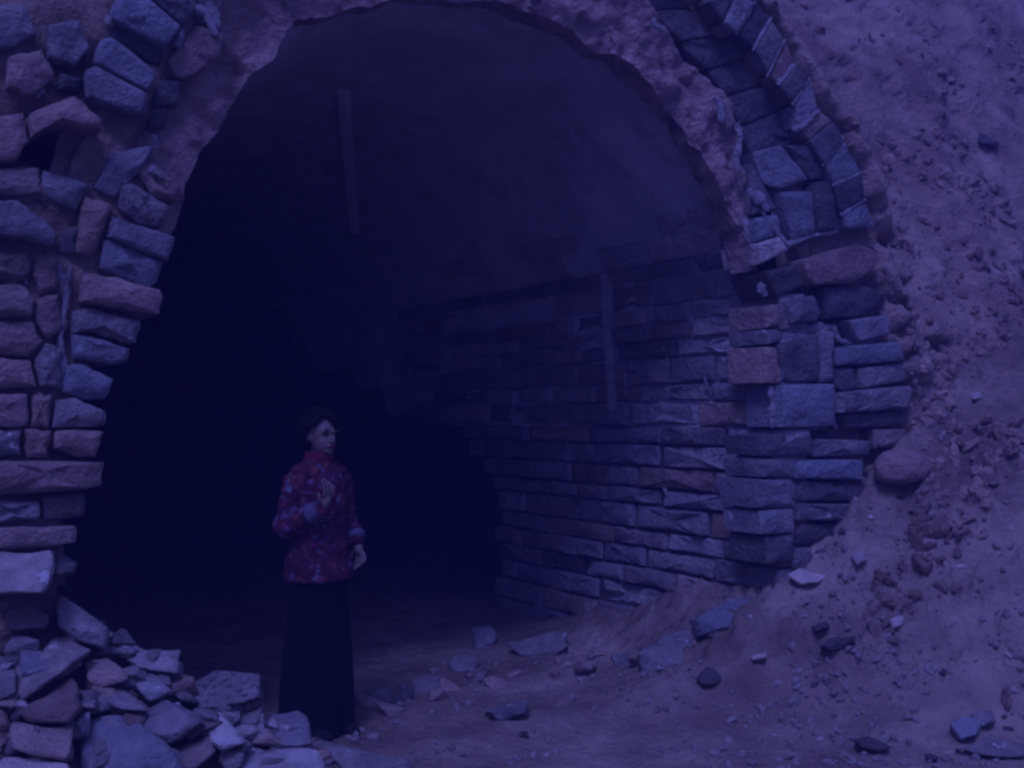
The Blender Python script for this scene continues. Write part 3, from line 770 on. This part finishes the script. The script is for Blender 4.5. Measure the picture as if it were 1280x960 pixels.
BANK = [
 ([(1020, 808), (1040, 796), (1072, 794), (1070, 803), (1035, 814)], 'darkrock', 'flat dark rock lying at the toe of the earth slope', .1),
 ([(1110, 772), (1122, 764), (1133, 772), (1128, 784), (1114, 786)], 'pale', 'pale round stone just above the flat dark rock', .08),
 ([(1186, 905), (1205, 896), (1228, 900), (1224, 918), (1198, 926)], 'slate', 'blue-grey stone standing on the trodden ground at the far right', .1),
 ([(1210, 893), (1240, 888), (1246, 902), (1228, 908)], 'rubble', 'light grey flake leaning on the blue-grey stone at right', .06),
 ([(1196, 935), (1235, 924), (1290, 930), (1292, 948), (1230, 946)], 'rubble', 'broad low pale slab in front of the blue-grey stone at right', .1),
 ([(1066, 924), (1085, 922), (1115, 934), (1100, 940), (1074, 934)], 'darkrock', 'thin dark shard on the open trodden ground', .06),
 ([(1152, 940), (1166, 938), (1178, 950), (1156, 950)], 'darkrock', 'small dark stone in front of the broad low pale slab', .06),
 ([(872, 848), (886, 835), (902, 846), (894, 856), (876, 856)], 'darkrock', 'dark lumpy stone below the oblong fallen block', .08),
 ([(984, 718), (1000, 711), (1036, 718), (1030, 728), (1000, 730)], 'pale', 'pale broken fragment at the foot of the right pier', .07),
 ([(1062, 696), (1078, 688), (1086, 700), (1070, 708)], 'pale', 'pale pebble-like stone above the pale broken fragment', .06),
 ([(1012, 782), (1034, 776), (1040, 784), (1018, 790)], 'darkrock', 'small dark flat stone above the flat dark rock', .05),
 ([(935, 820), (958, 816), (960, 822), (940, 826)], 'pale', 'thin whitish chip on bare ground between wall foot and slope', .04),
 ([(1208, 168), (1225, 164), (1252, 178), (1248, 184), (1222, 180)], 'darkrock', 'dark sliver of rock stuck high in the earth slope', .08),
 ([(1212, 492), (1224, 488), (1228, 498), (1214, 500)], 'pale', 'pale chip stuck halfway up the slope right of the pier', .05),
]
bank_bvh = bvh_of([bank, ground])
for px, mt, lb, th in BANK:
    cx = sum(p[0] for p in px)/len(px); my = max(p[1] for p in px)
    h = bank_bvh.ray_cast(EYE, ray(cx, my-2).normalized())
    D = h[0].y-.03 if h[0] else 6
    traced_rock('bank_stone', px, mt, lb, 'loose stones on the earth slope', thick=th, lean=.6, depth=D, cuts=1 if th < .2 else 2)
h = bank_bvh.ray_cast(EYE, ray(1126, 600).normalized())[0]
bpts = []
for i in range(60):
    a = rf.uniform(0, 6.283); z = rf.uniform(-1, 1); q = math.sqrt(1-z*z)
    bpts.append(Vector((math.cos(a)*q*.185, math.sin(a)*q*.15, (z if z > -.5 else -.5)*.125)))
bo = link('boulder', hull_mesh(bpts, 1, .012, 3.3, bev=.006), M['brown']); bo.location = (h.x, h.y-.02, h.z+.065); bo.rotation_euler = (.1, -.12, .3)
bo.data.set_sharp_from_angle(angle=math.radians(60))
tag(bo, 'large rounded boulder sitting on the bank beside the right pier', 'boulder')
for i in range(60):
    x = rf.uniform(640, 1280); y = rf.uniform(620, 955)
    if y < 1180-.5*x: continue
    h = bank_bvh.ray_cast(EYE, ray(x, y).normalized())
    if not h[0]: continue
    mt = rf.choice(['rubble', 'brown', 'darkrock', 'pale', 'brown']); nm_ = {'rubble': 'grey', 'brown': 'brown', 'darkrock': 'black', 'pale': 'whitish'}[mt]
    where = 'on the earth slope' if h[0].z > .15 else 'on the flat trodden ground'
    small_rock('bank_stone', h[0], rf.uniform(.018, .04), mt, 'small '+nm_+' stone scattered '+where, 'small '+nm_+' stones '+where)
# gravel: too many and too small to count
gv_, gf_ = [], []
base_ico = bmesh.new(); bmesh.ops.create_icosphere(base_ico, subdivisions=1, radius=1)
iv = [v.co.copy() for v in base_ico.verts]; fi = [tuple(v.index for v in f.verts) for f in base_ico.faces]; base_ico.free()
for i in range(4200):
    if i % 5 < 3: x, y = rf.uniform(900, 1300), rf.uniform(330, 960)
    else: x, y = rf.uniform(430, 1300), rf.uniform(800, 975)
    if x < 960 and y < 790: continue
    h = bank_bvh.ray_cast(EYE, ray(x, y).normalized())
    if not h[0] or h[0].y > 10: continue
    if nz(h[0]*1.6, 1, 2)+.25 < rf.random()*.7-.1: continue
    r = .005+.022*rf.random()**3.2; b_ = len(gv_)
    e = Euler((rf.random()*6, rf.random()*6, rf.random()*6)).to_matrix(); sc3 = Vector((rf.uniform(.7, 1.5), rf.uniform(.6, 1.2), rf.uniform(.4, .9)))
    for q in iv:
        d = q*(1+.35*noise.noise(q*1.7+Vector((i, 0, 0)))); d = e @ Vector((d.x*sc3.x, d.y*sc3.y, d.z*sc3.z)); gv_.append(h[0]+h[1]*r*.25+d*r)
    gf_ += [tuple(b_+k for k in f) for f in fi]
cv_, cf_ = [], []
for i in range(7000):
    x, y = rf.uniform(930, 1320), rf.uniform(-20, 900)
    h = bank_bvh.ray_cast(EYE, ray(x, y).normalized())
    if not h[0] or h[0].y > 12: continue
    q = to_local(h[0])
    if q.x < .25 or (q.y > -.3 and q.x < 1.25 and q.z < 2.9 and q.x-.2 < .9): 
        if x < 1150-max(0, 300-y)*.45: continue
    if nz(h[0]*1.3+Vector((3, 0, 0)), 1, 2)+.05 < rf.random()*.6-.1: continue
    r = .008+.045*rf.random()**3.4; b_ = len(cv_)
    e = Euler((rf.random()*6, rf.random()*6, rf.random()*6)).to_matrix(); sc3 = Vector((rf.uniform(.8, 1.7), rf.uniform(.7, 1.2), rf.uniform(.4, .9)))
    for k in iv:
        d = k*(1+.45*noise.noise(k*1.7+Vector((i, 9, 0)))); d = e @ Vector((d.x*sc3.x, d.y*sc3.y, d.z*sc3.z)); cv_.append(h[0]+h[1]*r*.15+d*r)
    cf_ += [tuple(b_+k for k in f) for f in fi]
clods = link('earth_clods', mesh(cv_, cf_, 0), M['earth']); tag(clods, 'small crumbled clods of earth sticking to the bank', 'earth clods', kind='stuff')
gravel = link('gravel', mesh(gv_, gf_, 0), M['gravel']); tag(gravel, 'loose gravel and grit strewn over the slope and ground', 'gravel', kind='stuff')

# ------------------------------------------------------------------ person
PY = 5.75; PX = (398-CX)/F*PY
person = bpy.data.objects.new('person', None); COL.objects.link(person)
gz = ground_h(PX, PY)
person.location = (PX, PY, gz-.012); person.rotation_euler = (0, 0, math.radians(46)); person.scale = (.96,)*3
tag(person, 'person in red floral jacket and long dark skirt, one hand raised to chest', 'person')

def skin_part(chains, radii):
    """chains: list of list of (x,y,z,r)"""
    bm = bmesh.new()
    me = bpy.data.meshes.new('s'); o = bpy.data.objects.new('s', me)
    verts, edges, rr = [], [], []
    for ch in chains:
        prev = None
        for (x, y, z, r) in ch:
            k = None
            for i, q in enumerate(verts):
                if (q-Vector((x, y, z))).length < 1e-4: k = i
            if k is None: verts.append(Vector((x, y, z))); rr.append(r); k = len(verts)-1
            if prev is not None: edges.append((prev, k))
            prev = k
    bm.free()
    me.from_pydata(verts, edges, []); me.update(); COL.objects.link(o)
    md = o.modifiers.new('skin', 'SKIN'); md.use_smooth_shade = True
    for i, sv in enumerate(me.skin_vertices[0].data):
        sv.radius = (rr[i], rr[i]); sv.use_root = (i == 0)
    s2 = o.modifiers.new('sub', 'SUBSURF'); s2.levels = 2; s2.render_levels = 2
    return o
def bake(o):
    d = bpy.context.evaluated_depsgraph_get(); d.update()
    me = bpy.data.meshes.new_from_object(o.evaluated_get(d)); old = o.data
    bpy.data.objects.remove(o); return me
def ellipsoid(bm, c, r, rot=(0, 0, 0), seg=20):
    m = Matrix.Translation(Vector(c)) @ Euler(rot).to_matrix().to_4x4() @ Matrix.Diagonal((*r, 1))
    bmesh.ops.create_uvsphere(bm, u_segments=seg, v_segments=seg//2+2, radius=1, matrix=m)
def remesh(bm, voxel, smooth=3, fn=None):
    me = bpy.data.meshes.new('r'); bm.to_mesh(me); bm.free()
    o = bpy.data.objects.new('r', me); COL.objects.link(o)
    md = o.modifiers.new('rm', 'REMESH'); md.mode = 'VOXEL'; md.voxel_size = voxel; md.use_smooth_shade = True
    if smooth: s_ = o.modifiers.new('sm', 'SMOOTH'); s_.iterations = smooth; s_.factor = .5
    me = bake(o)
    if fn:
        me.update()
        nrm = [v.normal.copy() for v in me.vertices]
        for v, n_ in zip(me.vertices, nrm): v.co += n_*fn(v.co)
    me.polygons.foreach_set('use_smooth', [True]*len(me.polygons)); me.update()
    return me
RW = (-.105, -.175, 1.14); LWp = (.185, -.075, .955)
body_ch = [[(0, 0, .88, .10), (0, .005, 1.04, .105), (0, 0, 1.2, .115), (0, .01, 1.345, .06), (0, 0, 1.42, .048), (0, -.01, 1.47, .05)],
           [(0, 0, 1.2, .115), (-.15, .0, 1.30, .05), (-.20, .02, 1.04, .042), (*RW, .027)],
           [(0, 0, 1.2, .115), (.15, .0, 1.30, .05), (.195, .02, 1.07, .042), (*LWp, .027)],
           [(0, 0, .88, .10), (-.07, 0, .76, .06), (-.07, -.01, .44, .05), (-.085, .02, .09, .036), (-.085, -.10, .03, .032)],
           [(0, 0, .88, .10), (.07, 0, .76, .06), (.07, -.01, .44, .05), (.085, .02, .09, .036), (.085, -.10, .03, .032)]]
bb = bmesh.new()
bb.from_mesh(bake(skin_part(body_ch, None)))
def hand(wr, dirv, across, curl):
    """palm and five fingers as skinned chains rooted in the palm"""
    w = Vector(wr); d = Vector(dirv).normalized(); a = (Vector(across)-d*Vector(across).dot(d)).normalized(); n_ = d.cross(a)
    k = w+d*.045
    ch = [[(*w, .022), (*(w+d*.03), .026), (*(w+d*.075), .026)]]
    for i, (off_, ln) in enumerate(((-.034, .062), (-.0115, .072), (.0115, .067), (.034, .052))):
        r0 = w+d*.055+a*off_*.8; r1 = w+d*.088+a*off_; r2 = r1+(d*.75+n_*curl*.6+a*off_*9).normalized()*ln*.5; r3 = r2+(d*.5+n_*curl*(1+.3*i)+a*off_*7).normalized()*ln*.5
        ch.append([(*r0, .009), (*r1, .0082), (*r2, .0076), (*r3, .0062)])
    t0 = w+d*.02-a*.018; t1 = w+d*.045-a*.045+n_*.012; t2 = t1+(d*.8-a*.25+n_*.2).normalized()*.034
    ch.append([(*t0, .012), (*t1, .0105), (*t2, .0085)])
    return ch
for ch in (hand(RW, (.25, -.25, 1), (1, .3, 0), .5), hand(LWp, (.0, -.35, -1), (0, -1, .2), .6)):
    for c in ch: bb.from_mesh(bake(skin_part([c], None)))
HC = Vector((0, -.018, 1.497))
hd = bmesh.new()
ellipsoid(hd, HC+Vector((0, .012, .012)), (.074, .092, .092), seg=28)
ellipsoid(hd, HC+Vector((0, -.022, -.035)), (.056, .066, .072), seg=24)
ellipsoid(hd, HC+Vector((0, -.055, -.078)), (.027, .028, .022))
ellipsoid(hd, HC+Vector((0, -.096, -.022)), (.010, .016, .022), (.35, 0, 0))
ellipsoid(hd, HC+Vector((0, -.100, -.034)), (.0135, .012, .009))
ellipsoid(hd, HC+Vector((0, -.083, -.056)), (.022, .010, .010))
for sgn in (-1, 1):
    ellipsoid(hd, HC+Vector((sgn*.03, -.078, .018)), (.024, .012, .008))
    ellipsoid(hd, HC+Vector((sgn*.073, .012, -.012)), (.008, .018, .03), (.2, 0, 0))
tm = bpy.data.meshes.new('t'); hd.to_mesh(tm); hd.free(); bb.from_mesh(tm)
M['skin'], N, L, P = new_mat('skin')
P.inputs['Base Color'].default_value = (.15, .115, .09, 1); P.inputs['Roughness'].default_value = .6
nn_ = N.new('ShaderNodeTexNoise'); nn_.inputs['Scale'].default_value = 60; bp = N.new('ShaderNodeBump'); bp.inputs['Strength'].default_value = .06
L.new(nn_.outputs['Fac'], bp.inputs['Height']); L.new(bp.outputs[0], P.inputs['Normal'])
body = link('body', remesh(bb, .0042, 2), M['skin'], person)
def cloth_mat(name, build):
    m, N, L, P = new_mat(name); P.inputs['Roughness'].default_value = .95; P.inputs['Specular IOR Level'].default_value = .06
    build(m, N, L, P)
    wv = N.new('ShaderNodeTexNoise'); wv.inputs['Scale'].default_value = 400; b = N.new('ShaderNodeBump'); b.inputs['Strength'].default_value = .15; b.inputs['Distance'].default_value = .003
    L.new(wv.outputs['Fac'], b.inputs['Height']); L.new(b.outputs[0], P.inputs['Normal']); return m
def flowers(m, N, L, P):
    tc = N.new('ShaderNodeTexCoord'); dn = N.new('ShaderNodeTexNoise'); dn.inputs['Scale'].default_value = 14; dn.inputs['Detail'].default_value = 2
    L.new(tc.outputs['Object'], dn.inputs['Vector'])
    mixv = N.new('ShaderNodeMixRGB'); mixv.inputs['Fac'].default_value = .16; L.new(tc.outputs['Object'], mixv.inputs['Color1']); L.new(dn.outputs['Color'], mixv.inputs['Color2'])
    vo = N.new('ShaderNodeTexVoronoi'); vo.inputs['Scale'].default_value = 24; L.new(mixv.outputs[0], vo.inputs['Vector'])
    pet = N.new('ShaderNodeValToRGB'); pet.color_ramp.elements[0].position = .18; pet.color_ramp.elements[0].color = (1, 1, 1, 1); pet.color_ramp.elements[1].position = .55; pet.color_ramp.elements[1].color = (0, 0, 0, 1)
    L.new(vo.outputs['Distance'], pet.inputs['Fac'])
    hue = N.new('ShaderNodeValToRGB'); cr = hue.color_ramp; cr.interpolation = 'CONSTANT'
    cr.elements[0].color = (.13, .032, .06, 1); cr.elements[1].position = .4; cr.elements[1].color = (.12, .08, .15, 1)
    e = cr.elements.new(.65); e.color = (.16, .05, .05, 1); e = cr.elements.new(.85); e.color = (.12, .13, .18, 1)
    sp = N.new('ShaderNodeSeparateColor'); L.new(vo.outputs['Color'], sp.inputs[0]); L.new(sp.outputs[0], hue.inputs['Fac'])
    mx = N.new('ShaderNodeMixRGB'); mx.inputs['Color1'].default_value = (.06, .015, .03, 1); L.new(pet.outputs[0], mx.inputs['Fac']); L.new(hue.outputs[0], mx.inputs['Color2'])
    L.new(mx.outputs[0], P.inputs['Base Color'])
M['floral'] = cloth_mat('floral_cloth', flowers)
def plain(c):
    def f(m, N, L, P):
        nn_ = N.new('ShaderNodeTexNoise'); nn_.inputs['Scale'].default_value = 25; r = N.new('ShaderNodeValToRGB'); r.color_ramp.elements[0].color = (*[x*.8 for x in c], 1); r.color_ramp.elements[1].color = (*[x*1.2 for x in c], 1)
        L.new(nn_.outputs['Fac'], r.inputs['Fac']); L.new(r.outputs[0], P.inputs['Base Color'])
    return f
M['skirt'] = cloth_mat('dark_cloth', plain((.006, .006, .007))); M['cuff'] = cloth_mat('blue_cloth', plain((.085, .092, .13))); M['trim'] = cloth_mat('crimson_trim', plain((.12, .02, .04)))
M['hair'] = cloth_mat('black_hair', plain((.006, .006, .006))); M['shoe'] = cloth_mat('black_cloth', plain((.015, .015, .015)))

def loft(bm, rings, n=36, fn=None, cap=True):
    """rings of (cx, cy, z, rx, ry)"""
    prev = None; first = None
    for k, (cx, cy, z, rx, ry) in enumerate(rings):
        cur = []
        for i in range(n):
            a = 2*math.pi*i/n; m_ = fn(a, z) if fn else 1
            cur.append(bm.verts.new((cx+rx*m_*math.cos(a), cy+ry*m_*math.sin(a), z)))
        if prev:
            for i in range(n): bm.faces.new((prev[i], prev[(i+1) % n], cur[(i+1) % n], cur[i]))
        else: first = cur
        prev = cur
    if cap:
        bm.faces.new(list(reversed(first))); bm.faces.new(prev)
def limb(bm, pts, n=18):
    for (p0, r0), (p1, r1) in zip(pts, pts[1:]):
        p0, p1 = Vector(p0), Vector(p1); d = p1-p0; q = d.to_track_quat('Z', 'Y').to_matrix().to_4x4()
        m = Matrix.Translation((p0+p1)/2) @ q
        bmesh.ops.create_cone(bm, cap_ends=True, segments=n, radius1=r0, radius2=r1, depth=d.length, matrix=m)
        ellipsoid(bm, p1, (r1, r1, r1), seg=14)
jk = bmesh.new()
loft(jk, [(0, 0, .775, .178, .152), (0, 0, .80, .18, .152), (0, 0, .9, .168, .14), (0, 0, 1.03, .150, .125), (0, -.005, 1.15, .152, .13), (0, 0, 1.25, .155, .115), (0, 0, 1.315, .135, .095), (0, 0, 1.36, .09, .075), (0, 0, 1.395, .064, .064)])
sh_r, el_r = (-.135, 0, 1.285), (-.20, .02, 1.035)
sh_l, el_l = (.135, 0, 1.285), (.195, .02, 1.065)
cuff_r = Vector(el_r).lerp(Vector(RW), .86); cuff_l = Vector(el_l).lerp(Vector(LWp), .86)
ellipsoid(jk, (-.125, 0, 1.27), (.06, .065, .06)); ellipsoid(jk, (.125, 0, 1.27), (.06, .065, .06))
ellipsoid(jk, (-.09, 0, 1.315), (.09, .07, .05), (0, -.45, 0)); ellipsoid(jk, (.09, 0, 1.315), (.09, .07, .05), (0, .45, 0))
limb(jk, [(sh_r, .06), (el_r, .053), (cuff_r, .050)]); limb(jk, [(sh_l, .06), (el_l, .050), (cuff_l, .048)])
def wrinkle(co): return .010*nz((co.x*9, co.y*9, co.z*14), 1, 3)+.004*nz((co.x*30, co.y*30, co.z*22), 1, 2)
jacket = link('jacket', remesh(jk, .008, 4, wrinkle), M['floral'], person)
cb = bmesh.new()
loft(cb, [(0, -.002, 1.375, .066, .066), (0, -.004, 1.415, .061, .060)], cap=False)
me = bpy.data.meshes.new('c'); cb.to_mesh(me); cb.free(); col_o = link('collar', me, M['trim'], jacket)
sd_ = col_o.modifiers.new('s', 'SOLIDIFY'); sd_.thickness = .008; sd_.offset = 1
def cuff(el, wr):
    bm = bmesh.new(); a, b = Vector(el).lerp(Vector(wr), .66), Vector(el).lerp(Vector(wr), .95); d = b-a
    bmesh.ops.create_cone(bm, cap_ends=True, segments=20, radius1=.056, radius2=.053, depth=d.length, matrix=Matrix.Translation((a+b)/2) @ d.to_track_quat('Z', 'Y').to_matrix().to_4x4())
    bmesh.ops.bevel(bm, geom=[e for e in bm.edges if e.is_boundary or len(e.link_faces) == 2 and e.calc_face_angle(0) > 1], offset=.008, segments=2, affect='EDGES')
    me = bpy.data.meshes.new('c'); bm.to_mesh(me); bm.free(); me.polygons.foreach_set('use_smooth', [True]*len(me.polygons)); me.set_sharp_from_angle(angle=.7)
    return link('cuff', me, M['cuff'], jacket)
cuff(el_r, RW); cuff(el_l, LWp)
sk = bmesh.new()
pleat = lambda a, z: 1+.075*sst(.82-z, 0, .5)*math.cos(11*a+1.9*math.sin(2*a+z))+.05*sst(.82-z, 0, .8)*math.sin(3*a)
zs = [.84, .78, .7, .6, .5, .4, .3, .2, .12, .06, .03]
loft(sk, [(0, 0, z, .148+.038*sst(.84-z, 0, .8), .122+.045*sst(.84-z, 0, .8)) for z in zs], n=130, fn=pleat)
me = bpy.data.meshes.new('k'); sk.to_mesh(me); sk.free(); me.polygons.foreach_set('use_smooth', [True]*len(me.polygons)); me.set_sharp_from_angle(angle=1.0)
link('skirt', me, M['skirt'], person)
for sgn in (-1, 1):
    sb = bmesh.new(); ellipsoid(sb, (sgn*.085, -.11, .035), (.042, .105, .036)); ellipsoid(sb, (sgn*.085, -.03, .045), (.04, .06, .045))
    link('shoe', remesh(sb, .007, 2), M['shoe'], person)
hb = bmesh.new()
ellipsoid(hb, HC+Vector((0, .018, .020)), (.093, .112, .110), seg=40)
dele = [v for v in hb.verts if (v.co.y < HC.y-.02 and v.co.z < HC.z+.085-1.0*abs(v.co.x+.02)) or v.co.z < HC.z-.055 or (v.co.y < HC.y-.012 and v.co.z < HC.z+.0)]
bmesh.ops.delete(hb, geom=dele, context='VERTS')
for v in hb.verts: v.co += v.normal*0
tmp = bpy.data.meshes.new('h'); hb.to_mesh(tmp); hb.free()
ho = bpy.data.objects.new('h', tmp); COL.objects.link(ho); so = ho.modifiers.new('s', 'SOLIDIFY'); so.thickness = .024; so.offset = 0
h2 = bmesh.new(); h2.from_mesh(bake(ho))
ellipsoid(h2, HC+Vector((0, .10, -.02)), (.055, .045, .05)); ellipsoid(h2, HC+Vector((0, .055, -.045)), (.072, .05, .045))
hair = link('hair', remesh(h2, .006, 3, lambda c: .003*nz((c.x*40, c.y*12, c.z*40), 1, 2)), M['hair'], person)
for sgn in (-1, 1):
    e = bmesh.new(); ellipsoid(e, HC+Vector((sgn*.030, -.0835, .004)), (.011, .006, .004), seg=12)
    me = bpy.data.meshes.new('e'); e.to_mesh(me); e.free(); link('eye', me, M['shoe'], person)
    e = bmesh.new(); ellipsoid(e, HC+Vector((sgn*.031, -.089, .024)), (.017, .005, .0032), (0, sgn*.12, 0), seg=12)
    me = bpy.data.meshes.new('e'); e.to_mesh(me); e.free(); link('eyebrow', me, M['hair'], person)
e = bmesh.new(); ellipsoid(e, HC+Vector((0, -.0915, -.057)), (.020, .005, .0065), seg=14)
me = bpy.data.meshes.new('e'); e.to_mesh(me); e.free(); link('lips', me, M['trim'], person)

# ------------------------------------------------------------------ air
hm = bpy.data.materials.new('haze'); hm.use_nodes = True; hn = hm.node_tree; hn.nodes.clear()
ho_ = hn.nodes.new('ShaderNodeOutputMaterial'); pv = hn.nodes.new('ShaderNodeVolumePrincipled')
pv.inputs['Color'].default_value = (.28, .33, 1, 1); pv.inputs['Density'].default_value = 0.0100
hn.links.new(pv.outputs[0], ho_.inputs['Volume'])
hb_ = bmesh.new(); bmesh.ops.create_cube(hb_, size=1, matrix=Matrix.Translation((0, 15, 3.4)) @ Matrix.Diagonal((130, 130, 10, 1)))
me = bpy.data.meshes.new('haze'); hb_.to_mesh(me); hb_.free()
haze = link('haze', me, hm); tag(haze, kind='stuff')
